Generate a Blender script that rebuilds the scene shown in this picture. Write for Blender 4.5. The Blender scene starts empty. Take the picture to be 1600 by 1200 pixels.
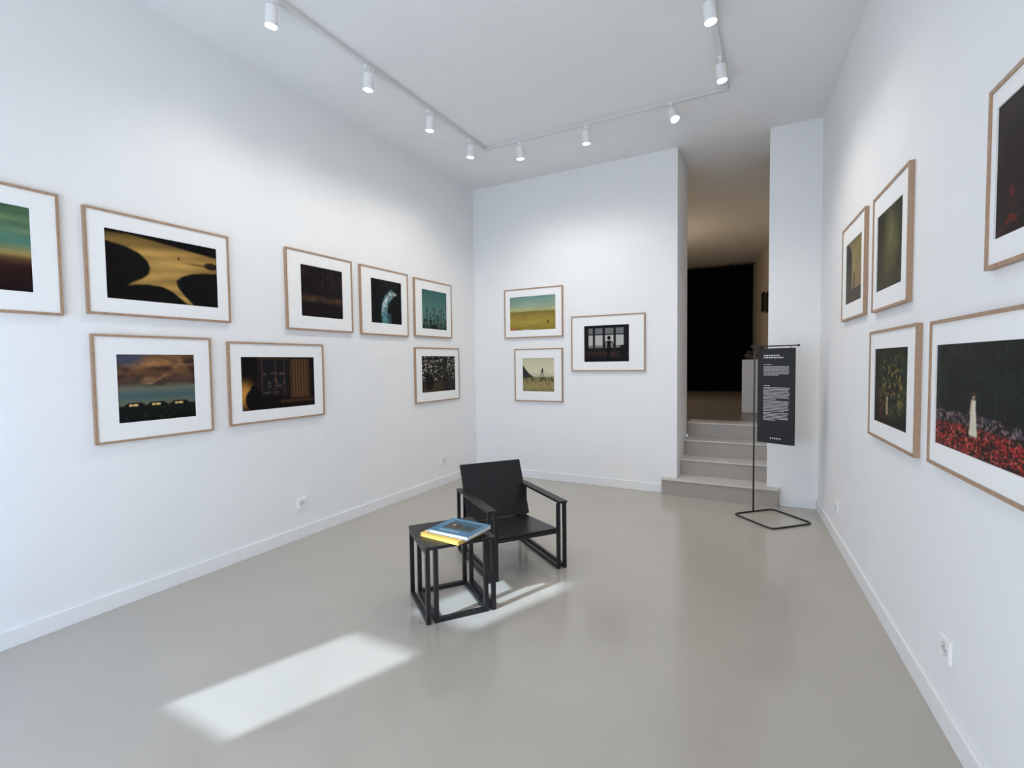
import bpy, bmesh, math, random
import numpy as np
from mathutils import Vector, Matrix
C = bpy.context.scene.collection
R = math.radians
random.seed(4)
bpy.context.scene.view_settings.view_transform = 'Standard'

# ------------------------------------------------------------------ camera
F = 770.0; H = 1.5
YAW, PITCH, ROLL = R(28.2), R(2.5), R(-0.7)
CM = Matrix.Rotation(YAW, 3, 'Z') @ Matrix.Rotation(math.pi/2-PITCH, 3, 'X') @ Matrix.Rotation(ROLL, 3, 'Z')
cd = bpy.data.cameras.new('camera'); cam = bpy.data.objects.new('camera', cd); C.objects.link(cam)
cam.matrix_world = Matrix.Translation((0, 0, H)) @ CM.to_4x4()
cd.sensor_fit = 'HORIZONTAL'; cd.sensor_width = 36; cd.lens = F/1600*36; cd.clip_start = .02
bpy.context.scene.camera = cam
O = Vector((0, 0, H))
def ray(px, py): return CM @ Vector(((px-800)/F, (600-py)/F, -1))
def hit(px, py, p0, n):
    d = ray(px, py); p0 = Vector(p0); n = Vector(n)
    return O + d*((p0-O).dot(n)/d.dot(n))
def hz(px, py, z): return hit(px, py, (0, 0, z), (0, 0, 1))

# ------------------------------------------------------------------ room numbers
XL, YB, ZC = -3.62, 5.70, 3.82
RS = .075; XR0 = .378
def xr(y): return XR0 + RS*(YB-y)
YF = -1.1; XO0, XO1 = -.97, -.075; YT = 6.38; YE = 13.2
RIS = .183

# ------------------------------------------------------------------ materials
def mat(name, col, rough=.5, spec=.5, metal=0, noise=0, nscale=20, bump=0, bscale=200, stretch=None, coat=0):
    m = bpy.data.materials.new(name); m.use_nodes = True
    nt = m.node_tree; b = nt.nodes['Principled BSDF']
    b.inputs['Base Color'].default_value = (*col, 1); b.inputs['Roughness'].default_value = rough
    b.inputs['Specular IOR Level'].default_value = spec; b.inputs['Metallic'].default_value = metal
    b.inputs['Coat Weight'].default_value = coat
    tc = nt.nodes.new('ShaderNodeTexCoord'); mp = nt.nodes.new('ShaderNodeMapping')
    nt.links.new(tc.outputs['Object'], mp.inputs['Vector'])
    if stretch: mp.inputs['Scale'].default_value = stretch
    n = nt.nodes.new('ShaderNodeTexNoise'); n.inputs['Scale'].default_value = nscale; n.inputs['Detail'].default_value = 5
    nt.links.new(mp.outputs['Vector'], n.inputs['Vector'])
    r = nt.nodes.new('ShaderNodeValToRGB')
    a = noise if noise else .01
    r.color_ramp.elements[0].color = tuple(c*(1-a) for c in col)+(1,)
    r.color_ramp.elements[1].color = tuple(min(1, c*(1+a)) for c in col)+(1,)
    r.color_ramp.elements[0].position = .3; r.color_ramp.elements[1].position = .7
    nt.links.new(n.outputs['Fac'], r.inputs['Fac']); nt.links.new(r.outputs['Color'], b.inputs['Base Color'])
    if bump:
        n2 = nt.nodes.new('ShaderNodeTexNoise'); n2.inputs['Scale'].default_value = bscale
        nt.links.new(tc.outputs['Object'], n2.inputs['Vector'])
        bp = nt.nodes.new('ShaderNodeBump'); bp.inputs['Strength'].default_value = bump; bp.inputs['Distance'].default_value = .002
        nt.links.new(n2.outputs['Fac'], bp.inputs['Height']); nt.links.new(bp.outputs['Normal'], b.inputs['Normal'])
    return m
def emis(name, col, s):
    m = bpy.data.materials.new(name); m.use_nodes = True; b = m.node_tree.nodes['Principled BSDF']
    b.inputs['Emission Color'].default_value = (*col, 1); b.inputs['Emission Strength'].default_value = s
    return m
M = dict(
 wall=mat('white_plaster', (.88, .885, .89), .85, .25, noise=.01, nscale=3, bump=.12, bscale=120),
 ceil=mat('ceiling_paint', (.85, .855, .855), .9, .2, noise=.012, nscale=3),
 floor=mat('resin_floor', (.455, .42, .372), .16, .6, noise=.03, nscale=1.6, bump=.025, bscale=7),
 step=mat('step_resin', (.37, .335, .30), .33, .4, noise=.03, nscale=4),
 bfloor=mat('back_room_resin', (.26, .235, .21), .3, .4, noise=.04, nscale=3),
 nose=mat('step_nosing', (.62, .59, .56), .4, .4),
 base=mat('baseboard_paint', (.87, .875, .88), .45, .4),
 wood=mat('frame_wood', (.41, .27, .18), .5, .3, noise=.16, nscale=14, stretch=(3, 30, 3)),
 mat=mat('mat_board', (.9, .9, .895), .9, .15),
 black=mat('black_lacquer', (.010, .010, .011), .33, .4, noise=.2, nscale=8),
 metal=mat('black_steel', (.015, .015, .016), .4, .5),
 panel=mat('black_panel', (.02, .021, .023), .55, .3, noise=.1, nscale=5),
 ink=mat('white_ink', (.7, .7, .7), .8, .1),
 curtain=mat('black_velvet', (.006, .005, .005), .95, .1, noise=.3, nscale=12),
 lamp=mat('white_lamp_paint', (.88, .88, .88), .4, .4),
 track=mat('track_paint', (.70, .71, .71), .5, .4),
 glow=emis('lamp_glow', (1, .97, .9), 40),
 plast=mat('white_plastic', (.93, .93, .93), .35, .5),
 well=mat('grey_plastic', (.74, .74, .75), .4, .5),
 hole=mat('socket_hole', (.05, .05, .05), .6, .3), pin=mat('socket_pin', (.6, .55, .45), .3, .5, metal=1),
 pages=mat('book_pages', (.82, .79, .70), .9, .1, noise=.08, nscale=60, stretch=(1, 1, 30)),
 yellow=mat('yellow_cover', (.76, .52, .13), .45, .4, noise=.05, nscale=5),
 blue=mat('blue_cover', (.12, .27, .41), .35, .5, noise=.08, nscale=5),
 bronze=mat('dark_bronze', (.05, .042, .036), .5, .5, noise=.4, nscale=20),
 warmwall=mat('back_room_plaster', (.74, .66, .56), .9, .2, noise=.03, nscale=3),
)
def attr_mat(name, rough, spec):
    m = bpy.data.materials.new(name); m.use_nodes = True; nt = m.node_tree; b = nt.nodes['Principled BSDF']
    a = nt.nodes.new('ShaderNodeAttribute'); a.attribute_name = 'Col'
    nt.links.new(a.outputs['Color'], b.inputs['Base Color'])
    b.inputs['Roughness'].default_value = rough; b.inputs['Specular IOR Level'].default_value = spec
    return m
M['print'] = attr_mat('photo_print', .45, .12)

# ------------------------------------------------------------------ mesh helpers
def link(name, bm, m, parent=None, smooth=False):
    bmesh.ops.recalc_face_normals(bm, faces=bm.faces)
    me = bpy.data.meshes.new(name); bm.to_mesh(me); bm.free()
    me.materials.append(M[m] if isinstance(m, str) else m)
    if smooth:
        for p in me.polygons: p.use_smooth = True
    o = bpy.data.objects.new(name, me); C.objects.link(o)
    if parent: o.parent = parent
    return o
def hexa(bm, pts, bev=0):
    v = [bm.verts.new(p) for p in pts]
    fs = [bm.faces.new([v[i] for i in f]) for f in ((0,1,2,3),(4,5,6,7),(0,1,5,4),(1,2,6,5),(2,3,7,6),(3,0,4,7))]
    if bev:
        bmesh.ops.recalc_face_normals(bm, faces=fs)
        es = list({e for f in fs for e in f.edges})
        bmesh.ops.bevel(bm, geom=es, offset=bev, segments=2, profile=.5, affect='EDGES')
def box(bm, x0, x1, y0, y1, z0, z1, bev=0):
    hexa(bm, [(x0,y0,z0),(x1,y0,z0),(x1,y1,z0),(x0,y1,z0),(x0,y0,z1),(x1,y0,z1),(x1,y1,z1),(x0,y1,z1)], bev)
def beam(bm, p, q, w, h, up=(0,0,1), bev=0):
    p = Vector(p); q = Vector(q); d = (q-p).normalized(); s = d.cross(Vector(up)).normalized(); u = s.cross(d)
    pts = []
    for c in (p, q):
        for a, b in ((-1,-1),(1,-1),(1,1),(-1,1)): pts.append(c+s*a*w/2+u*b*h/2)
    hexa(bm, pts, bev)
def prism(bm, pts, z0, z1):
    a = [bm.verts.new((x, y, z0)) for x, y in pts]; b = [bm.verts.new((x, y, z1)) for x, y in pts]
    bm.faces.new(a); bm.faces.new(b); n = len(pts)
    for i in range(n): bm.faces.new((a[i], a[(i+1)%n], b[(i+1)%n], b[i]))
def cyl(bm, p, q, r0, r1=None, n=24, cap=True):
    r1 = r0 if r1 is None else r1
    p = Vector(p); q = Vector(q); d = (q-p).normalized()
    s = d.orthogonal().normalized(); u = d.cross(s)
    A = []; B = []
    for i in range(n):
        t = 2*math.pi*i/n; e = s*math.cos(t)+u*math.sin(t)
        A.append(bm.verts.new(p+e*r0)); B.append(bm.verts.new(q+e*r1))
    for i in range(n): bm.faces.new((A[i], A[(i+1)%n], B[(i+1)%n], B[i]))
    if cap: bm.faces.new(A); bm.faces.new(B)
def part(name, m, parent, fn, smooth=False):
    bm = bmesh.new(); fn(bm); return link(name, bm, m, parent, smooth)
def tag(o, label, cat, group=None):
    o['label'] = label; o['category'] = cat
    if group: o['group'] = group
    return o
def thing(name, label, cat, loc, rz=0, group=None):
    o = bpy.data.objects.new(name, None); C.objects.link(o); o.empty_display_size = .1
    o.location = loc; o.rotation_euler = (0, 0, rz); return tag(o, label, cat, group)
def struct(name, m, fn):
    o = part(name, m, None, fn); o['kind'] = 'structure'; return o

# ------------------------------------------------------------------ setting
struct('floor', 'floor', lambda b: prism(b, [(XL, YF), (xr(YF), YF), (xr(YB), YB), (XL, YB)], -.1, 0))
struct('ceiling', 'ceil', lambda b: prism(b, [(XL-.1, YF-.1), (1.1, YF-.1), (1.1, YE+.1), (XL-.1, YE+.1)], ZC, ZC+.1))
struct('wall_left', 'wall', lambda b: box(b, XL-.1, XL, YF-.1, YT, -.1, ZC))
struct('wall_back', 'wall', lambda b: box(b, XL, XO0, YB, YT, -.1, ZC))
struct('wall_pier', 'wall', lambda b: box(b, XO1, .9, YB, YT, -.1, ZC))
struct('wall_right', 'wall', lambda b: prism(b, [(xr(YF), YF), (xr(YF)+.1, YF), (xr(YB)+.1, YB), (xr(YB), YB)], -.1, ZC))
# facade behind the camera with a two-pane window letting the sun in
WX0, WX1 = -3.28, -2.79; WZ0, WZ1, WZ2, WZ3 = 1.50, 2.09, 2.28, 2.84
def facade(b):
    box(b, XL, WX0, YF-.1, YF, -.1, ZC); box(b, WX1, 1.0, YF-.1, YF, -.1, ZC)
    box(b, WX0, WX1, YF-.1, YF, -.1, WZ0); box(b, WX0, WX1, YF-.1, YF, WZ3, ZC)
struct('wall_front', 'wall', facade)
struct('window_1', 'base', lambda b: box(b, WX0, WX1, YF-.08, YF-.02, WZ1, WZ2))
# baseboards
BH, BT = .10, .016
struct('baseboard_left', 'base', lambda b: box(b, XL, XL+BT, YF, YB, 0, BH, .003))
struct('baseboard_back', 'base', lambda b: box(b, XL+BT, -1.12, YB-BT, YB, 0, BH, .003))
struct('baseboard_right', 'base', lambda b: hexa(b, [(xr(YF)-BT, YF, 0), (xr(YF), YF, 0), (xr(YB), YB, 0), (xr(YB)-BT, YB, 0),
                                                   (xr(YF)-BT, YF, BH), (xr(YF), YF, BH), (xr(YB), YB, BH), (xr(YB)-BT, YB, BH)], .003))
struct('baseboard_pier', 'base', lambda b: box(b, .035, xr(YB)-BT, YB-BT, YB, 0, BH, .003))
# back room
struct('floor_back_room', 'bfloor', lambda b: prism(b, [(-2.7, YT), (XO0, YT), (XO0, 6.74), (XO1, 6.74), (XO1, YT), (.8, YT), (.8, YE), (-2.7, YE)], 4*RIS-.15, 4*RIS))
struct('wall_back_room_left', 'warmwall', lambda b: box(b, -2.8, -2.7, YT, YE, .5, ZC))
struct('wall_back_room_end', 'warmwall', lambda b: box(b, -2.8, .9, YE, YE+.1, .5, ZC))
BR0, BR1 = Vector((.60, YT, 0)), Vector((-.47, YE, 0))
struct('wall_back_room_right', 'warmwall', lambda b: prism(b, [(BR0.x, BR0.y), (BR0.x+.1, BR0.y), (BR1.x+.1, BR1.y), (BR1.x, BR1.y)], .5, ZC))

# bottom step in front of the wall, and the flight inside the opening
YS = [5.61, 5.90, 6.17, 6.44]; NT = .014
bs = thing('bottom_step', 'wide grey bottom step projecting onto the floor in front of the opening', 'step', (-.545, 5.655, 0))
part('riser', 'step', bs, lambda b: box(b, -.575, .575, -.045, .045, 0, RIS-NT))
part('nosing', 'nose', bs, lambda b: box(b, -.58, .58, -.057, .045, RIS-NT, RIS))
st = thing('staircase', 'grey resin steps with pale nosings rising inside the opening', 'stairs', (0, 0, 0))
for i in range(4):
    y0 = YB if i == 0 else YS[i]; z0, z1 = i*RIS, (i+1)*RIS-NT
    yend = YS[i+1]+.02 if i < 3 else 6.74
    s = part('step', 'step', st, lambda b: box(b, XO0, XO1, y0, 6.74, z0, z1))
    part('nosing', 'nose', s, lambda b: box(b, XO0, XO1, y0-(.012 if i else 0), yend, z1, z1+NT))

# ------------------------------------------------------------------ procedural pictures
def lin(c):
    c = np.asarray(c, float)/255.0
    return np.where(c <= .04045, c/12.92, ((c+.055)/1.055)**2.4)
def vn(x, y, seed):
    g = np.random.RandomState(seed).rand(64, 64)
    xi = np.floor(x).astype(int); yi = np.floor(y).astype(int); fx = x-xi; fy = y-yi
    fx = fx*fx*(3-2*fx); fy = fy*fy*(3-2*fy)
    G = lambda a, b: g[a % 64, b % 64]
    return (G(xi,yi)*(1-fx)+G(xi+1,yi)*fx)*(1-fy)+(G(xi,yi+1)*(1-fx)+G(xi+1,yi+1)*fx)*fy
def fbm(x, y, seed, o=4):
    s = 0; a = .5; t = 0
    for k in range(o): s = s+a*vn(x*2**k, y*2**k, seed+k); t += a; a *= .55
    return s/t
def sm(e0, e1, x):
    t = np.clip((x-e0)/(e1-e0), 0, 1); return t*t*(3-2*t)
def blur(m, k):
    for ax in (0, 1):
        p = [(k, k) if a == ax else (0, 0) for a in (0, 1)]
        q = np.pad(m, p, mode='edge'); m = sum(np.take(q, range(j, j+m.shape[ax]), axis=ax) for j in range(2*k+1))/(2*k+1)
    return m
class Pic:
    def __init__(s, nx, ny, col):
        s.U, s.T = np.meshgrid(np.linspace(0, 1, nx), np.linspace(0, 1, ny))
        s.img = np.ones((ny, nx, 3))*np.array(col, float)
    def n(s, fx, fy, seed, o=4): return fbm(s.U*fx+3, s.T*fy+7, seed, o)
    def put(s, m, col):
        m = np.clip(m, 0, 1)[..., None]; s.img = s.img*(1-m)+np.array(col, float)*m
    def mul(s, m): s.img = s.img*m[..., None]
    def ramp(s, stops):
        ts = [a for a, _ in stops]; w = s.T
        for k in range(3): s.img[..., k] = np.interp(w, ts, [c[k] for _, c in stops])
    def ell(s, u, t, ru, rt, soft=.2):
        d = np.sqrt(((s.U-u)/ru)**2+((s.T-t)/rt)**2); return 1-sm(1-soft, 1+soft, d)
    def rect(s, u0, u1, t0, t1, e=.006):
        return sm(u0-e, u0+e, s.U)*(1-sm(u1-e, u1+e, s.U))*sm(t0-e, t0+e, s.T)*(1-sm(t1-e, t1+e, s.T))
    def poly(s, pts, soft=1):
        ins = np.zeros(s.U.shape, bool); n = len(pts)
        for i in range(n):
            (x0, y0), (x1, y1) = pts[i], pts[(i+1) % n]
            if y0 == y1: continue
            c = ((y0 > s.T) != (y1 > s.T)) & (s.U < (x1-x0)*(s.T-y0)/(y1-y0)+x0)
            ins ^= c
        return blur(ins.astype(float), soft)
    def line(s, pts, w):
        m = np.zeros(s.U.shape)
        for (x0, y0), (x1, y1) in zip(pts, pts[1:]):
            dx, dy = x1-x0, y1-y0; t = np.clip(((s.U-x0)*dx+(s.T-y0)*dy)/(dx*dx+dy*dy+1e-9), 0, 1)
            d = np.hypot(s.U-x0-t*dx, s.T-y0-t*dy); m = np.maximum(m, 1-sm(w*.7, w*1.3, d))
        return m
def person(p, u, t, h, col, asp=1.0, w=.1):
    # small standing figure: head, body, legs (t is the feet)
    p.put(p.ell(u, t-h*.92, h*.085*asp, h*.08, .3), col)
    p.put(p.poly([(u-h*w*asp, t-h*.8), (u+h*w*asp, t-h*.8), (u+h*w*.9*asp, t-h*.42), (u+h*w*.8*asp, t), (u+h*.02, t), (u, t-h*.4), (u-h*.02, t), (u-h*w*.8*asp, t), (u-h*w*.9*asp, t-h*.42)]), col)
def p_sky(p):
    p.ramp([(0, (62, 92, 66)), (.12, (108, 134, 92)), (.28, (92, 124, 98)), (.42, (76, 116, 102)), (.5, (128, 130, 90)), (.56, (146, 126, 74)), (.62, (84, 62, 38)), (.7, (46, 24, 20)), (1, (24, 12, 16))])
    n = p.n(1.6, 6, 1, 3); p.put((n-.5)*1.8*(p.T < .52), (52, 84, 66)); p.put((p.n(1.5, 7, 21, 3)-.52)*2*(p.T < .5), (150, 160, 110)); p.mul(.85+.3*p.n(3, 9, 5))
def p_sand(p):
    g = [(0,.05),(.2,.03),(.5,.08),(1,.17),(1,.43),(.86,.45),(.74,.49),(.64,.56),(.59,.64),(.61,.74),(.67,.86),(.76,1),(.70,1),(.62,.9),(.55,.81),(.46,.75),(.34,.74),(.24,.76),(.16,.79),(.22,.72),(.29,.66),(.345,.58),(.36,.49),(.34,.39),(.27,.29),(.16,.22),(0,.18)]
    m = p.poly(g, 2); p.put(m, (168, 132, 70))
    p.mul(.86+.28*p.n(3, 5, 3, 3)); p.mul(1+.10*np.sin(p.U*9+p.T*34+4*p.n(2, 2, 6))*m)
    p.mul(1-.45*sm(.3, 0, p.T)); p.put(p.ell(.47, .42, .14, .16, .9)*m*.35, (206, 170, 98))
    p.put(p.ell(.82, .33, .12, .022, .6)*.55, (78, 58, 28)); p.put(p.ell(.94, .32, .07, .055, .3)*.85, (14, 11, 9))
    person(p, .62, .3, .06, (25, 18, 12))
def p_forest(p):
    p.mul(.6+.8*p.n(6, 6, 9))
    for k in range(11):
        u = .05+k*.09+.02*math.sin(k*5); p.put(p.line([(u, 0), (u+.01, .8)], .008)*.8, (8, 6, 8))
    p.put(p.rect(0, 1, .58, .7, .05)*p.n(12, 10, 4)*.9, (120, 85, 55)); p.put(p.rect(0, 1, .74, 1.1, .05)*.6, (22, 12, 10))
    p.put((p.n(14, 10, 14) > .62)*(p.T < .4)*.5, (60, 42, 45))
def p_falls(p):
    pts = [(.66, .30), (.52, .42), (.44, .58), (.42, .76), (.45, 1.0)]
    p.put(p.line(pts, .10), (104, 138, 142)); p.put(p.line([(.8,.30),(.64,.30),(.5,.44),(.43,.6)], .035), (172, 184, 184))
    p.put(p.rect(.33, .66, .76, 1.1, .04)*.6, (62, 116, 126)); p.put(p.line([(.36,.72),(.4,.55),(.52,.38)], .02)*.7, (190, 198, 198))
    p.mul(.45+1.0*p.n(20, 20, 6)); p.put(p.ell(.55, .08, .35, .12, .5)*.3, (45, 52, 54))
def p_teal(p):
    p.ramp([(0, (58, 98, 96)), (.6, (84, 122, 114)), (1, (60, 84, 78))])
    for k in range(13):
        u = .1+k*.07; h = .22+.32*abs(math.sin(k*2.3)); p.put(p.line([(u, 1), (u+.08*math.sin(k*3), 1-h)], .008)*.85, (30, 34, 32))
        p.put(p.ell(u+.08*math.sin(k*3), 1-h, .022, .03, .5)*.8, (46, 36, 38))
    p.put((p.n(14, 14, 8)+.6*(p.T-.75) > .62).astype(float), (18, 24, 22))
def p_specks(p):
    n = p.n(34, 28, 11, 2); p.put((n > .67)*(p.T < .7), (165, 160, 145)); p.put((p.n(26, 24, 31, 2) > .68)*(p.T < .62)*.8, (110, 105, 98))
    p.put(p.rect(.05, .7, .72, 1, .03)*.7, (75, 60, 38)); p.put(p.ell(.22, .72, .12, .22), (14, 10, 9)); p.put(p.rect(.62, .75, .1, 1, .02)*.6, (25, 20, 18)); p.put(p.ell(.85, .75, .12, .2)*.4, (70, 62, 55))
def p_sunset(p):
    p.ramp([(0, (100, 74, 48)), (.12, (150, 108, 70)), (.3, (96, 68, 48)), (.42, (75, 58, 52)), (.5, (105, 108, 92)), (.62, (72, 94, 98)), (.74, (100, 106, 86)), (.78, (20, 24, 20)), (1, (10, 14, 14))])
    n = p.n(4, 9, 17); p.put((n-.45)*2.8*(p.T < .5), (55, 38, 34)); p.put((p.n(5, 8, 23)-.55)*2.4*(p.T < .45), (195, 145, 92)); p.put(p.ell(.1, .02, .22, .14, .6)*.8, (60, 70, 100))
    for u in (.2, .48, .78):
        p.put(p.poly([(u-.12,.745),(u-.08,.715),(u+.08,.715),(u+.12,.745),(u+.14,.785),(u-.14,.785)]), (20, 20, 20)); p.put(p.rect(u-.07, u+.04, .735, .768), (225, 190, 120)); p.put(p.rect(u-.03, u-.022, .73, .77), (30, 25, 20))
    p.put((p.n(30, 20, 51) > .66)*(p.T > .82)*.4, (55, 68, 58))
def p_room(p):
    p.put(p.rect(.2, .62, .05, .75), (22, 22, 26))
    for u in (.26, .44, .56): p.put(p.rect(u-.012, u+.012, .04, .75), (55, 40, 30))
    p.put(p.rect(.2, .62, .02, .06), (60, 42, 30)); p.put((p.n(20, 16, 3) > .6)*p.rect(.28, .56, .3, .7)*.6, (110, 90, 70))
    p.put(p.rect(.64, .92, .03, .82, .04)*(.5+.5*np.sin(p.U*75)**2)*.8, (122, 84, 50)); p.put(p.ell(.03, .7, .12, .22, .8)*.9, (228, 156, 70))
    p.put(p.ell(.16, .8, .11, .2, .15), (8, 6, 6)); p.put(p.ell(.16, .6, .045, .07, .15), (10, 8, 8)); p.put(p.rect(.5, 1, .84, .9, .02)*.7, (84, 56, 32))
def p_field(p):
    p.ramp([(0, (112, 146, 142)), (.3, (150, 166, 142)), (.42, (178, 176, 122)), (.47, (120, 108, 56)), (.55, (148, 128, 60)), (.75, (166, 146, 66)), (1, (140, 122, 52))])
    p.mul(.9+.2*p.n(6, 16, 5)); person(p, .84, .83, .12, (40, 30, 25)); p.put(p.ell(.1, 1, .1, .06), (180, 95, 100)); p.put(p.ell(.38, 1, .12, .04), (170, 160, 140))
def p_window(p):
    for u0, u1 in ((.1, .2), (.25, .42), (.47, .66), (.71, .88)):
        p.put(p.rect(u0, u1, .08, .24)*.8, (135, 138, 138)); p.put(p.rect(u0, u1, .27, .62), (182, 182, 178)); p.put(p.rect(u0, u1, .55, .62)*.7, (92, 88, 80))
    for u in (.045, .225, .445, .685, .92): p.put(p.rect(u-.016, u+.016, .04, .74)*.7, (44, 30, 24))
    p.put(p.rect(0, 1, .72, .88, .03)*p.n(8, 8, 3)*.95, (86, 56, 40)); p.put(p.rect(.1, .4, .62, .8)*(np.sin(p.U*120) > .2)*.5, (80, 58, 42))
    person(p, .56, .96, .66, (5, 5, 6), .62, .11); p.put(p.line([(.5, .45), (.46, .62)], .012), (5, 5, 6)); p.put(p.line([(.62, .45), (.67, .6)], .012), (5, 5, 6))
    p.put(p.rect(.8, .95, .55, .9)*.9, (10, 8, 8))
def p_jump(p):
    p.ramp([(0, (196, 190, 158)), (.4, (212, 206, 176)), (.54, (188, 184, 158)), (.6, (128, 118, 80)), (.72, (146, 132, 88)), (.85, (156, 142, 96)), (1, (130, 118, 78))])
    p.put(p.poly([(0,.2),(.08,.32),(.2,.46),(.34,.57),(0,.6)], 2), (50, 52, 46)); p.put(p.rect(0, 1, .57, .70, .02)*(p.n(26, 16, 5) > .53)*.8, (66, 60, 44))
    k = (34, 34, 30)
    p.put(p.ell(.63, .33, .02, .026), k); p.put(p.line([(.63,.36),(.62,.44)], .019), k); p.put(p.line([(.62,.44),(.58,.50),(.56,.55)], .009), k); p.put(p.line([(.62,.44),(.66,.50),(.65,.55)], .009), k); p.put(p.line([(.56,.40),(.63,.375),(.69,.41)], .008), k)
    p.put((p.n(26, 20, 8) > .62)*(p.T > .7)*.35, (92, 84, 56))
def p_tan(p):
    p.ramp([(0, (122, 110, 66)), (.5, (142, 122, 78)), (1, (114, 90, 54))]); p.mul(.85+.3*p.n(4, 5, 3))
    p.put(p.poly([(0,0),(.22,.05),(.36,.2),(.36,1),(0,1)]), (18, 17, 13)); p.put(p.rect(.3, .95, .78, 1.1, .01)*.95, (25, 20, 14)); person(p, .52, .82, .3, (14, 12, 10)); p.put(p.rect(0, .34, .55, .58)*.7, (70, 60, 35))
def p_blur(p):
    p.put(p.ell(.55, .45, .3, .5, .8)*.8, (82, 80, 42)); p.put(p.ell(.5, .3, .16, .25, .7)*.7, (112, 108, 66)); p.put(p.ell(.68, .55, .1, .3, .7)*.6, (98, 90, 52)); p.mul(.55+.9*p.n(5, 4, 8)); p.put(sm(.65, 1, p.T)*.8, (25, 26, 14))
def p_garden(p):
    n = p.n(12, 12, 4, 3); p.put((n > .53)*p.ell(.58, .5, .42, .44, .4)*.8, (50, 54, 32)); p.put((p.n(22, 22, 9, 2) > .66)*p.ell(.55, .45, .4, .4, .4), (128, 108, 54)); p.put((p.n(22, 22, 29, 2) > .66)*p.ell(.3, .75, .35, .25, .4), (92, 46, 30)); p.put((p.n(24, 24, 39, 2) > .66)*p.ell(.5, .5, .5, .5, .3)*.7, (74, 82, 48))
    p.put(p.ell(.42, .66, .03, .035), (175, 158, 130)); p.put(p.rect(.39, .45, .69, .86, .012), (155, 138, 110)); p.put(p.rect(0, 1, .9, 1.1, .03)*.7, (20, 18, 10))
def p_tulips(p):
    p.mul(.6+.8*p.n(10, 10, 2)); p.put((p.n(9, 14, 7) > .55)*(p.T < .55)*.5, (22, 34, 30))
    for k in range(9):
        u = .04+k*.115+.03*math.sin(k*4); p.put(p.line([(u, 0), (u+.015*math.sin(k), .62)], .008)*.6, (34, 36, 30))
    p.put((p.n(24, 20, 57, 3) > .6)*(p.T < .5)*.35, (34, 50, 40))
    e = p.T+.03*p.n(8, 3, 3)
    m = sm(.635, .67, e); p.put(m, (22, 20, 19)); p.put((p.n(60, 48, 5, 1) > .62)*m*(p.T < .78), (122, 104, 102)); p.put((p.n(58, 50, 15, 1) > .68)*m*(p.T < .78), (74, 62, 76))
    m2 = sm(.76, .81, p.T+.04*np.sin(p.U*3+.3)); p.put(m2, (46, 15, 14)); p.put((p.n(64, 50, 25, 2) > .48)*m2, (152, 36, 30)); p.put((p.n(70, 60, 45, 1) > .72)*m2, (186, 92, 80)); p.put((p.n(40, 60, 75, 2) > .6)*m2, (36, 14, 14)); p.put(sm(.93, 1.08, p.T)*.6, (30, 8, 8))
    u = .43; p.put(p.poly([(u-.02,.50),(u+.02,.50),(u+.024,.60),(u+.042,.82),(u-.04,.82),(u-.024,.60)]), (212, 206, 184)); p.put(p.line([(u-.018,.51),(u-.032,.63)], .007), (196, 168, 142)); p.put(p.ell(u, .465, .015, .028), (188, 148, 122)); p.put(p.ell(u, .45, .018, .022), (66, 46, 34)); p.put(p.rect(u-.003, u+.002, .62, .81)*.4, (160, 150, 128))
def p_redflower(p):
    p.mul(.5+p.n(6, 6, 2)); p.put((p.n(8, 9, 5, 3)+.5*(p.T-.8)+.4*(p.U-.5) > .62)*(p.T > .35)*.8, (98, 26, 24)); p.put((p.n(14, 14, 8, 2) > .68)*(p.T > .5), (56, 16, 16))

def print_mesh(name, parent, u0, u1, z0, z1, y, fn, base, res=230):
    w, h = u1-u0, z1-z0; nx = res; ny = max(20, int(res*h/w)); p = Pic(nx, ny, base); fn(p)
    col = lin(np.clip(p.img, 0, 255))
    vs = np.stack([u0+p.U*w, np.full_like(p.U, y), z1-p.T*h], -1).reshape(-1, 3)
    idx = np.arange(nx*ny).reshape(ny, nx)
    fs = np.stack([idx[:-1, :-1], idx[1:, :-1], idx[1:, 1:], idx[:-1, 1:]], -1).reshape(-1, 4)
    me = bpy.data.meshes.new(name); me.from_pydata(vs.tolist(), [], fs.tolist())
    a = me.color_attributes.new('Col', 'FLOAT_COLOR', 'POINT')
    a.data.foreach_set('color', np.concatenate([col.reshape(-1, 3), np.ones((nx*ny, 1))], 1).astype(np.float32).ravel())
    me.materials.append(M['print']); o = bpy.data.objects.new(name, me); C.objects.link(o); o.parent = parent
    return o
def ring(bm, o, i, y0, y1):
    # rectangular ring: o/i = (x0,x1,z0,z1) outer and inner, between y0 (front) and y1 (back)
    def loop(r, y): return [bm.verts.new(v) for v in ((r[0],y,r[2]),(r[1],y,r[2]),(r[1],y,r[3]),(r[0],y,r[3]))]
    a, b, c, d = loop(o, y0), loop(i, y0), loop(i, y1), loop(o, y1)
    for k in range(4):
        j = (k+1) % 4
        for p, q in ((a, b), (b, c), (c, d), (d, a)): bm.faces.new((p[k], p[j], q[j], q[k]))
FW, FD = .014, .024
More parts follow.
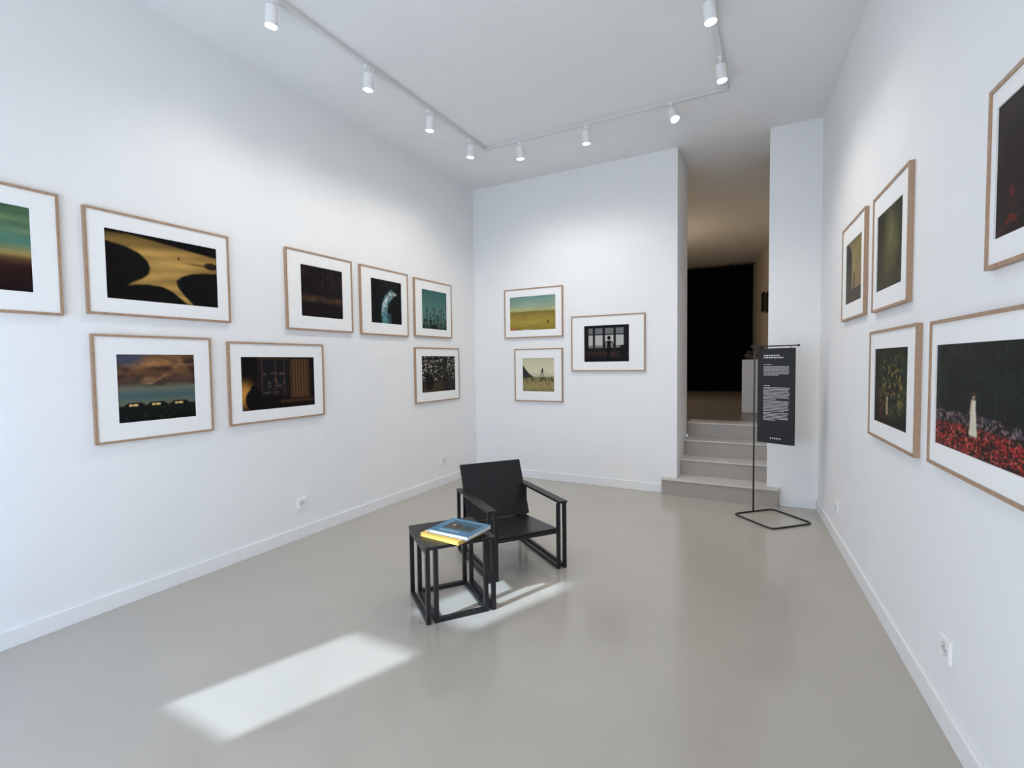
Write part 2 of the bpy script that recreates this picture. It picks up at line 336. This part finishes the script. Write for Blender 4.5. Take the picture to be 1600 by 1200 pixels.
def framed(wall, outer, inner, fn, base, label, group):
    """wall: (point, u-dir, normal).  outer / inner = (u0,u1,z0,z1) along the wall"""
    p0, u, n = wall
    cu = (outer[0]+outer[1])/2; loc = p0+u*cu; loc.z = outer[2]
    t = thing('framed_photograph', label, 'picture', loc, math.atan2(u.y, u.x), group)
    hw = (outer[1]-outer[0])/2; h = outer[3]-outer[2]
    x0, x1, z0, z1 = inner[0]-cu, inner[1]-cu, inner[2]-outer[2], inner[3]-outer[2]
    part('frame', 'wood', t, lambda b: ring(b, (-hw, hw, 0, h), (-hw+FW, hw-FW, FW, h-FW), -FD, 0))
    part('mat', 'mat', t, lambda b: ring(b, (-hw+FW, hw-FW, FW, h-FW), (x0, x1, z0, z1), -.018, -.012))
    part('backing', 'mat', t, lambda b: box(b, -hw+FW, hw-FW, -.010, 0, FW, h-FW))
    print_mesh('print', t, x0-.002, x1+.002, z0-.002, z1+.002, -.0125, fn, base)
    return t
def rect_on(wall, q, dl=FD, dr=FD):
    """q = xl, yTL, yBL, xr, yTR, yBR  pixels measured in the photograph; dl, dr = depth in front of the wall of the measured edges"""
    p0, u, n = wall; r = []
    for x, y, d in ((q[0], q[1], dl), (q[0], q[2], dl), (q[3], q[4], dr), (q[3], q[5], dr)):
        P = hit(x, y, p0+n*d, n)-p0; r.append((P.dot(u), P.z))
    return [(r[0][0]+r[1][0])/2, (r[2][0]+r[3][0])/2, (r[1][1]+r[3][1])/2, (r[0][1]+r[2][1])/2]
WL = (Vector((XL, 0, 0)), Vector((0, 1, 0)), Vector((1, 0, 0)))
WB = (Vector((0, YB, 0)), Vector((1, 0, 0)), Vector((0, -1, 0)))
ur = Vector((RS, -1, 0)).normalized()
WR = (Vector((xr(YB), YB, 0)), ur, Vector((-1, -RS, 0)).normalized())
GL, GB, GR = 'framed photographs on the long left wall', 'framed photographs on the end wall', 'framed photographs on the right wall'
# left wall
o = rect_on(WL, (20, 290, 490, 95.5, 303, 492)); i = rect_on(WL, (20, 320, 455, 48, 325, 455)); o[0] = o[1]-.93; i[1] = o[1]-.125; i[0] = o[0]+.125
framed(WL, o, i, p_sky, (60, 110, 90), 'framed photograph of a green sky over a dark shore, cut by left photo edge', GL)
for q, qi, fn, base, lab in [
 ((133, 320, 491, 359, 370, 503), (164.5, 354, 466, 339, 391, 480), p_sand, (10, 8, 8), 'wide framed photograph of golden sand running into black water'),
 ((447.5, 386, 514, 551, 408, 520), (470, 413, 494, 535, 424.5, 498), p_forest, (26, 18, 22), 'framed photograph of a dark brown wood with thin tree trunks'),
 ((563.5, 412, 522, 638, 429, 526), (579.5, 435, 504, 627, 442, 507), p_falls, (8, 9, 11), 'framed photograph of a pale blue curving stream on black'),
 ((648, 433, 526, 706, 446, 528), (659, 451, 515, 697.5, 459, 514), p_teal, (60, 100, 98), 'framed photograph of dark plant stems against teal sky, above the speckled picture'),
 ((649.5, 544, 629, 718, 543, 625), (659, 557, 614, 711, 556, 609), p_specks, (22, 18, 17), 'framed dark photograph of white specks beside the room corner, above a wall socket'),
 ((146, 522, 696, 332, 528, 674), (183.5, 553, 661, 304.5, 555, 651), p_sunset, (60, 50, 45), 'framed photograph of orange sunset clouds over houses with lit windows'),
 ((358, 534, 666, 506.5, 538, 649), (377, 557, 641, 491, 559, 634), p_room, (14, 9, 8), 'framed photograph of a dim room with window, curtain and orange lamp glow')]:
    framed(WL, rect_on(WL, q), rect_on(WL, qi, .013, .013), fn, base, lab, GL)
for q, qi, fn, base, lab in [
 ((788, 453, 528, 879, 446, 527), (797, 465, 516, 868, 460, 515), p_field, (160, 150, 80), 'framed photograph of a yellow field under pale blue sky'),
 ((892.5, 494, 580, 1008, 489, 580), (913, 509, 566, 983, 507, 564), p_window, (9, 8, 9), 'framed photograph of a figure silhouetted against tall bright windows'),
 ((804, 545, 627, 879, 544, 628), (817, 560, 611, 866, 559, 612), p_jump, (180, 170, 120), 'framed sepia photograph of a leaping silhouette beside a dark hill')]:
    framed(WB, rect_on(WB, q), rect_on(WB, qi, .013, .013), fn, base, lab, GB)
for q, qi, fn, base, lab, W in [
 ((1315, 358, 502, 1357, 330, 492), (1322.5, 382, 475, 1347, 367, 467), p_tan, (140, 120, 65), 'framed photograph of a tan sky and dark wall, nearest the stand sign', None),
 ((1362.5, 312, 489, 1428, 256, 470), (1371, 340, 455, 1411, 307, 441), p_blur, (34, 35, 20), 'framed blurred photograph in olive green, above the garden picture', None),
 ((1357, 519, 682, 1440, 505, 712), (1367, 546, 660, 1419, 541, 673), p_garden, (16, 18, 12), 'framed photograph of a small pale figure in a dark garden', None),
 ((1450, 503, 728, 1600, 475, 792), (1463, 541, 694, 1599, 527, 742), p_tulips, (12, 17, 16), 'large framed photograph of a woman in white dress among red tulips', .92),
 ((1541, 152, 423, 1600, 86, 402), (1558, 170, 372, 1600, 136, 357), p_redflower, (26, 11, 10), 'framed dark photograph with red blooms, highest on right, cut by photo edge', .86)]:
    o, i = rect_on(WR, q, FD, FD if W else 0), rect_on(WR, qi, .013, .013)
    if W:
        m = i[0]-o[0]; o[1] = o[0]+W; i[1] = o[1]-m
    framed(WR, o, i, fn, base, lab, GR)

# ------------------------------------------------------------------ sockets
def socket(wall, px, py, label):
    p0, u, n = wall; P = hit(px, py, p0, n)
    t = thing('wall_socket', label, 'socket', P, math.atan2(u.y, u.x), 'white wall sockets')
    part('plate', 'plast', t, lambda b: box(b, -.046, .046, -.013, 0, -.046, .046, .003))
    def rim(b):
        n_ = 28; L = []
        for r, y in ((.031, -.013), (.031, -.0145), (.027, -.0145), (.023, -.0132)):
            L.append([b.verts.new((r*math.cos(2*math.pi*k/n_), y, r*math.sin(2*math.pi*k/n_))) for k in range(n_)])
        for a, c in zip(L, L[1:]):
            for k in range(n_): b.faces.new((a[k], a[(k+1) % n_], c[(k+1) % n_], c[k]))
        b.faces.new(L[-1])
    w = part('socket_well', 'well', t, rim)
    for s in (-1, 1): part('contact_hole', 'hole', w, lambda b: cyl(b, (s*.0095, -.0132, -.002), (s*.0095, -.0137, -.002), .0034, n=14))
    part('earth_pin', 'pin', w, lambda b: cyl(b, (0, -.0133, .011), (0, -.022, .011), .0024, n=12))
socket(WL, 471, 786, 'white wall socket below the dim room picture')
socket(WL, 692, 719, 'white wall socket near the room corner, left of the armchair back')
socket(WR, 1309, 793, 'white wall socket low on right wall, beside the sign stand')
socket(WR, 1482, 1015, 'white wall socket on right wall below the red tulip picture')

# ------------------------------------------------------------------ ceiling track
TX0, TX1, TY, TY0 = -2.79, -.395, 4.66, .3
tz0, tz1 = ZC-.034, ZC
tr = thing('lighting_track', 'white U-shaped lighting track fixed to the ceiling', 'light track', (TX0, TY, tz0))
def T(b, x0, x1, y0, y1):
    box(b, x0-TX0, x1-TX0, y0-TY, y1-TY, 0, .034, .002)
W2 = .018
part('track_section', 'track', tr, lambda b: T(b, TX0-W2, TX0+W2, TY0, TY-W2))
part('track_section', 'track', tr, lambda b: T(b, TX0+W2+.05, TX1-W2-.05, TY-W2, TY+W2))
part('track_section', 'track', tr, lambda b: T(b, TX1-W2, TX1+W2, TY0, TY-W2))
for x0, x1 in ((TX0-W2, TX0+W2+.05), (TX1-W2-.05, TX1+W2)):
    part('corner_joint', 'track', tr, lambda b: box(b, x0-TX0, x1-TX0, -W2, W2, -.001, .034, .002))
def spot(x, y, aim, label, tilt=6, power=20, swing=10, size=136):
    """aim = horizontal unit vector the head leans towards"""
    t = thing('track_spotlight', label, 'spotlight', (x, y, tz0), 0, 'white spotlights on the ceiling track')
    part('adapter', 'lamp', t, lambda b: box(b, -.016 if abs(aim[0]) < .5 else -.012, .016 if abs(aim[0]) < .5 else .012, -.045 if abs(aim[0]) > .5 else -.014, .045 if abs(aim[0]) > .5 else .014, -.022, 0, .002))
    part('stem', 'lamp', t, lambda b: cyl(b, (0, 0, -.022), (0, 0, -.055), .008, n=14))
    ax = Vector((aim[0]*math.sin(R(tilt)), aim[1]*math.sin(R(tilt)), -math.cos(R(tilt))))
    p = Vector((0, 0, -.048)); q = p+ax*.122
    def body(b):
        cyl(b, p, p+ax*.006, .032, .037, 28); cyl(b, p+ax*.006, q, .037, .037, 28, cap=False)
        cyl(b, q, q-ax*.004, .037, .034, 28, cap=False)
    part('lamp_body', 'lamp', t, body, False)
    part('lens', 'glow', t, lambda b: cyl(b, q-ax*.005, q-ax*.003, .034, n=28))
    ld = bpy.data.lights.new('spot_beam', 'SPOT'); lo = bpy.data.objects.new('spot_beam', ld); C.objects.link(lo)
    ld.energy = power; ld.color = (1, .95, .88); ld.spot_size = R(size); ld.spot_blend = 1; ld.shadow_soft_size = .06
    d = Vector((aim[0]*math.sin(R(swing)), aim[1]*math.sin(R(swing)), -math.cos(R(swing))))
    lo.location = Vector((x, y, tz0))+q+ax*.065; lo.rotation_euler = d.to_track_quat('-Z', 'Y').to_euler()
for y, lab in ((2.10, 'white spotlight nearest the camera on the left track run'), (2.93, 'second white spotlight along the left track run from the camera'), (3.70, 'third white spotlight along the left track run from the camera'), (4.38, 'white spotlight on left track run just before its corner')):
    spot(TX0, y, (-1, 0), lab, power=19)
for x, lab, tl in ((-2.37, 'white spotlight on the cross track run, nearest its left corner', 5), (-1.65, 'white spotlight midway on the cross track run facing the end wall', 5), (-.85, 'white spotlight tilted sideways on cross track run near its right corner', 28)):
    spot(x, TY, (0, 1) if tl < 10 else (.72, -.69), lab, tl, power=28, swing=14)
for y, lab in ((4.15, 'white spotlight on the right track run next to its corner'), (3.41, 'white spotlight on right track run nearest the camera, by the top edge')):
    spot(TX1, y, (1, 0), lab, power=22, swing=4)

# ------------------------------------------------------------------ armchair and table
ANG = math.atan2(-.61, .79); S = .024
ch = thing('armchair', 'low black wooden armchair with flat arms and slanted board back', 'armchair', (-1.785, 3.26, 0), ANG)
hx, hy = .325, .294; HR = -.335
for s in (-1, 1):
    part('armrest', 'black', ch, lambda b: box(b, -.35, .345, s*.275-.034, s*.275+.034, .480, .497, .003))
    for x in (hx, HR):
        for y in (hy, hy-.05):
            part('leg', 'black', ch, lambda b: box(b, x-S/2, x+S/2, s*y-S/2, s*y+S/2, S, .480, .002))
    part('floor_rail', 'black', ch, lambda b: box(b, HR-S/2, hx+S/2, s*hy-S/2, s*hy+S/2, 0, S, .002))
    part('floor_rail', 'black', ch, lambda b: box(b, HR-S/2, hx+S/2, s*(hy-.05)-S/2, s*(hy-.05)+S/2, 0, S, .002))
part('cross_rail', 'black', ch, lambda b: box(b, hx-S/2, hx+S/2, -hy+.05+S/2, hy-.05-S/2, .264, .264+S, .002))
part('cross_rail', 'black', ch, lambda b: box(b, HR-S/2, HR+S/2, -hy+.05+S/2, hy-.05-S/2, .215, .215+S, .002))
part('seat', 'black', ch, lambda b: beam(b, (.338, 0, .298), (-.235, 0, .248), .462, .014, bev=.003))
part('backrest', 'black', ch, lambda b: beam(b, (-.200, 0, .262), (-.385, 0, .675), .53, .016, up=(1, 0, .4), bev=.003))
for s in (-1, 1): part('back_support', 'black', ch, lambda b: beam(b, (-.245, s*.18, .23), (-.385, s*.18, .56), .03, .018, up=(1, 0, .4), bev=.002))

tb = thing('side_table', 'square black side table of paired slim bars in front of armchair', 'table', (-1.787, 2.495, 0), ANG)
q = .202; TH = .452; S = .026
part('tabletop', 'black', tb, lambda b: box(b, -.217, .217, -.217, .217, TH-.02, TH, .003))
for sx in (-1, 1):
    for sy in (-1, 1):
        for y in (q, q-.048):
            part('leg', 'black', tb, lambda b: box(b, sx*q-S/2, sx*q+S/2, sy*y-S/2, sy*y+S/2, S, TH-.02, .002))
for s in (-1, 1):
    part('floor_rail', 'black', tb, lambda b: box(b, -q-S/2, q+S/2, s*q-S/2, s*q+S/2, 0, S, .002))
    part('floor_rail', 'black', tb, lambda b: box(b, -q-S/2, q+S/2, s*(q-.048)-S/2, s*(q-.048)+S/2, 0, S, .002))
    part('cross_rail', 'black', tb, lambda b: box(b, s*q-S/2, s*q+S/2, -q+.048+S/2, q-.048-S/2, 0, S, .002))
    part('apron_rail', 'black', tb, lambda b: box(b, -q+S/2, q-S/2, s*q-S/2, s*q+S/2, TH-.02-S, TH-.02, .002))

# books
def c_yellow(p):
    p.mul(.97+.06*p.n(5, 5, 3)); p.put(p.rect(-.1, .45, -.1, .9, .004), (236, 228, 202)); p.put(p.rect(.02, .12, .1, .45), (220, 146, 84)); p.put(p.rect(-.1, 1.1, .88, 1.1), (228, 184, 84))
def c_blue(p):
    p.ramp([(0, (104, 148, 176)), (1, (84, 132, 164))]); p.put(p.rect(.16, .9, .14, .72), (70, 100, 118)); p.put(p.rect(.16, .9, .45, .72), (84, 90, 86)); p.put(p.rect(.22, .5, .34, .6), (90, 74, 66)); p.put(p.rect(.3, .35, .4, .5), (220, 200, 145)); p.put(p.rect(.43, .48, .38, .5), (40, 40, 44)); p.put(p.rect(.6, .8, .38, .6), (52, 80, 80)); p.put(p.rect(.18, .7, .82, .87)*.8, (210, 220, 225))
def book(name, label, x, y, z, rz, w, d, h, cov, fn):
    t = thing(name, label, 'book', (x, y, z), rz, 'books on the side table')
    def cover(b):
        box(b, -w/2, w/2, -d/2, d/2, 0, .003, .0008); box(b, -w/2, w/2, -d/2, d/2, h-.003, h, .0008); box(b, -w/2, -w/2+.003, -d/2, d/2, .003, h-.003)
    part('cover', cov, t, cover)
    part('pages', 'yellow' if cov == 'yellow' else 'pages', t, lambda b: box(b, -w/2+.003, w/2-.004, -d/2+.003, d/2-.003, .003, h-.003))
    o = print_mesh('cover_picture', t, -w/2+.001, w/2-.001, -d/2+.001, d/2-.001, 0, fn, (228, 190, 96), 100)
    me = o.data
    for v in me.vertices: v.co = (v.co.x, v.co.z, h+.0004)
book('book', 'pale yellow hardback book underneath the blue one on side table', -1.735, 2.445, TH, R(-6), .300, .25, .022, 'yellow', c_yellow)
book('book', 'blue hardback picture book lying on top of the yellow one', -1.698, 2.470, TH+.0225, R(-3), .295, .245, .023, 'blue', c_blue)

# ------------------------------------------------------------------ sign stand
SC = Vector((-.02, 5.17, 0)); SR = .33
sg = thing('sign_stand', 'thin black floor stand holding hanging black exhibition text panel', 'sign', SC)
crn = [Vector((-SR, 0, .008)), Vector((0, -SR, .008)), Vector((SR, 0, .008)), Vector((0, SR, .008))]
def basef(b):
    rc = .06; loop = []
    for k in range(4):
        p, c, n = crn[k-1], crn[k], crn[(k+1) % 4]
        a = c+(p-c).normalized()*rc; e = c+(n-c).normalized()*rc
        for j in range(6):
            t = j/5; loop.append(a*(1-t)**2+c*2*t*(1-t)+e*t*t)
    n = len(loop); r = .008; rings = []
    for k in range(n):
        d = (loop[(k+1) % n]-loop[k-1]).normalized(); s = Vector((-d.y, d.x, 0)); rg = []
        for m_ in range(10):
            a = 2*math.pi*m_/10; rg.append(b.verts.new(loop[k]+s*math.cos(a)*r+Vector((0, 0, math.sin(a)*r))))
        rings.append(rg)
    for k in range(n):
        A, B = rings[k], rings[(k+1) % n]
        for m_ in range(10): b.faces.new((A[m_], A[(m_+1) % 10], B[(m_+1) % 10], B[m_]))
part('base_frame', 'metal', sg, basef, True)
PB = (crn[0]+crn[3])/2; PT = Vector((PB.x, PB.y, 1.625))
part('pole', 'metal', sg, lambda b: cyl(b, PB, PT, .0075, n=16), True)
ad = Vector((.36, -.17, 0)).normalized()
def arm(b):
    cyl(b, PT-ad*.03, PT+ad*.40, .006, n=14); cyl(b, PT+ad*.395, PT+ad*.41, .010, n=14); cyl(b, PT-ad*.035, PT-ad*.02, .010, n=14)
part('arm', 'metal', sg, arm)
pw, ph = .345, .90
pc = PT+ad*.205+Vector((0, 0, -.022))
pn = Vector((ad.y, -ad.x, 0))   # towards the camera
def P(u, v, n=0): return pc+ad*u+Vector((0, 0, -v))+pn*n
for u in (-.13, .13): part('hanger', 'metal', sg, lambda b: cyl(b, P(u, -.028), P(u, .004), .0025, n=8))
pa = part('panel', 'panel', sg, lambda b: hexa(b, [P(-pw/2, 0, -.002), P(pw/2, 0, -.002), P(pw/2, ph, -.002), P(-pw/2, ph, -.002), P(-pw/2, 0, .002), P(pw/2, 0, .002), P(pw/2, ph, .002), P(-pw/2, ph, .002)]))
rnd = random.Random(8)
def row(b, u0, u1, v, h, lo, hi):
    u = u0
    while u < u1-.004:
        w = min(rnd.uniform(lo, hi), u1-u)
        q = [P(u, v, .0026), P(u+w, v, .0026), P(u+w, v+h, .0026), P(u, v+h, .0026)]
        b.faces.new([b.verts.new(x) for x in q]); u += w+h*.6
def title(b): row(b, -.115, .03, .062, .010, .008, .026); row(b, -.115, .07, .082, .010, .008, .03)
def para(v, spec):
    def f(b):
        vv = v
        for n, last in spec:
            for k in range(n): row(b, -.115, -.115+.24*(rnd.uniform(.93, 1) if k < n-1 else last), vv, .005, .006, .026); vv += .0135
            vv += .005
    return f
part('title_lettering', 'ink', pa, title)
part('paragraph_lettering', 'ink', pa, para(.150, ((1, .3), (7, .6))))
part('paragraph_lettering', 'ink', pa, para(.350, ((1, .25), (9, .5), (8, .8), (6, .45))))
part('emblem_lettering', 'ink', pa, lambda b: row(b, -.05, .05, .845, .012, .007, .013))

# ------------------------------------------------------------------ back room contents
def wavy(b):
    n = 150; x0, x1, y = -2.6, -.50, YE-.14; A = []; B = []
    for k in range(n+1):
        t = k/n; x = x0+(x1-x0)*t; yy = y+.035*math.sin(t*95)+.012*math.sin(t*41)
        A.append(b.verts.new((x, yy, 4*RIS+.004))); B.append(b.verts.new((x, yy, ZC-.07)))
    for k in range(n): b.faces.new((A[k], A[k+1], B[k+1], B[k]))
tag(part('curtain', 'curtain', None, wavy, True), 'floor-length black curtain closing the far end of back room', 'curtain')
tag(part('curtain_rail', 'metal', None, lambda b: cyl(b, (-2.65, YE-.14, ZC-.055), (-.46, YE-.14, ZC-.055), .015, n=12)), 'black rail carrying the curtain below the ceiling', 'rail')
pd = hz(1166, 645, 4*RIS)
PLX, PLY = pd.x+.09, pd.y+.14
tag(part('plinth', 'wall', None, lambda b: box(b, PLX-.15, PLX+.15, PLY-.15, PLY+.15, 4*RIS, 1.5, .004)), 'white display plinth at top of the steps behind the stand sign', 'plinth')
def lump(b, spec):
    for (x, y, z, r, sx, sy, sz) in spec:
        g = bmesh.ops.create_icosphere(b, subdivisions=3, radius=r)
        for v in g['verts']: v.co = Vector((v.co.x*sx*(1+.12*math.sin(v.co.z*60)), v.co.y*sy, v.co.z*sz))+Vector((x, y, z))
tag(part('sculpture', 'bronze', None, lambda b: lump(b, [(PLX-.07, PLY-.05, 1.545, .045, 1.2, 1, 1), (PLX-.06, PLY-.05, 1.60, .035, 1, .9, .8), (PLX-.03, PLY-.05, 1.53, .03, 1.1, 1, 1)]), True), 'small dark rounded sculpture on left of the white plinth', 'sculpture', 'sculptures on the plinth')
tag(part('sculpture', 'bronze', None, lambda b: lump(b, [(PLX+.08, PLY+.05, 1.56, .06, .9, .9, 1), (PLX+.08, PLY+.05, 1.66, .05, .85, .9, 1)]), True), 'taller dark head-like sculpture on right of the white plinth', 'sculpture', 'sculptures on the plinth')
bu = (BR0-BR1).normalized(); bn = Vector((bu.y*-1, bu.x, 0));  bn = bn if bn.x < 0 else -bn
for k, (px, lab) in enumerate(((1193.5, 'small dark picture on the back room wall, farther of two'), (1200.5, 'small dark picture on the back room wall, nearer of two'))):
    Pp = hit(px, 472, BR1, bn); t = thing('small_picture', lab, 'picture', (Pp.x, Pp.y, Pp.z-.2), 0, 'small pictures in the back room')
    u = Vector((-bu.x, -bu.y, 0)) ; u = -u if u.y > 0 else u
    t.rotation_euler.z = math.atan2(u.y, u.x)
    part('frame', 'black', t, lambda b: ring(b, (-.17, .17, 0, .40), (-.15, .15, .02, .38), -.03, 0))
    part('print', 'bronze', t, lambda b: box(b, -.15, .15, -.014, 0, .02, .38))

# ------------------------------------------------------------------ lights
def area(name, loc, d, sx, sy, e, col):
    l = bpy.data.lights.new(name, 'AREA'); o = bpy.data.objects.new(name, l); C.objects.link(o)
    l.shape = 'RECTANGLE'; l.size = sx; l.size_y = sy; l.energy = e; l.color = col
    o.location = loc; o.rotation_euler = Vector(d).to_track_quat('-Z', 'Y').to_euler(); return o
area('daylight_shopfront', (-1.1, YF+.03, 1.8), (.14, 1, .24), 3.0, 3.0, 124, (.92, .96, 1))
area('daylight_left', (-3.0, YF+.04, 1.0), (-.3, 1, -.1), .9, 1.6, 40, (.26, .54, 1))
pl = bpy.data.lights.new('back_room_lamp', 'POINT'); po = bpy.data.objects.new('back_room_lamp', pl); C.objects.link(po)
pl.energy = 21; pl.color = (1, .80, .58); pl.shadow_soft_size = .12; po.location = (-2.0, 9.2, 2.5)
sl = bpy.data.lights.new('sun', 'SUN'); so = bpy.data.objects.new('sun', sl); C.objects.link(so)
E = R(32); so.rotation_euler = Vector((.36*math.cos(E), .933*math.cos(E), -math.sin(E))).to_track_quat('-Z', 'Y').to_euler()
sl.energy = 6.6; sl.angle = .019; sl.color = (.68, .85, 1)
w = bpy.data.worlds.new('World'); bpy.context.scene.world = w; w.use_nodes = True
bg = w.node_tree.nodes['Background']; bg.inputs[0].default_value = (.55, .7, 1, 1); bg.inputs[1].default_value = 1.0
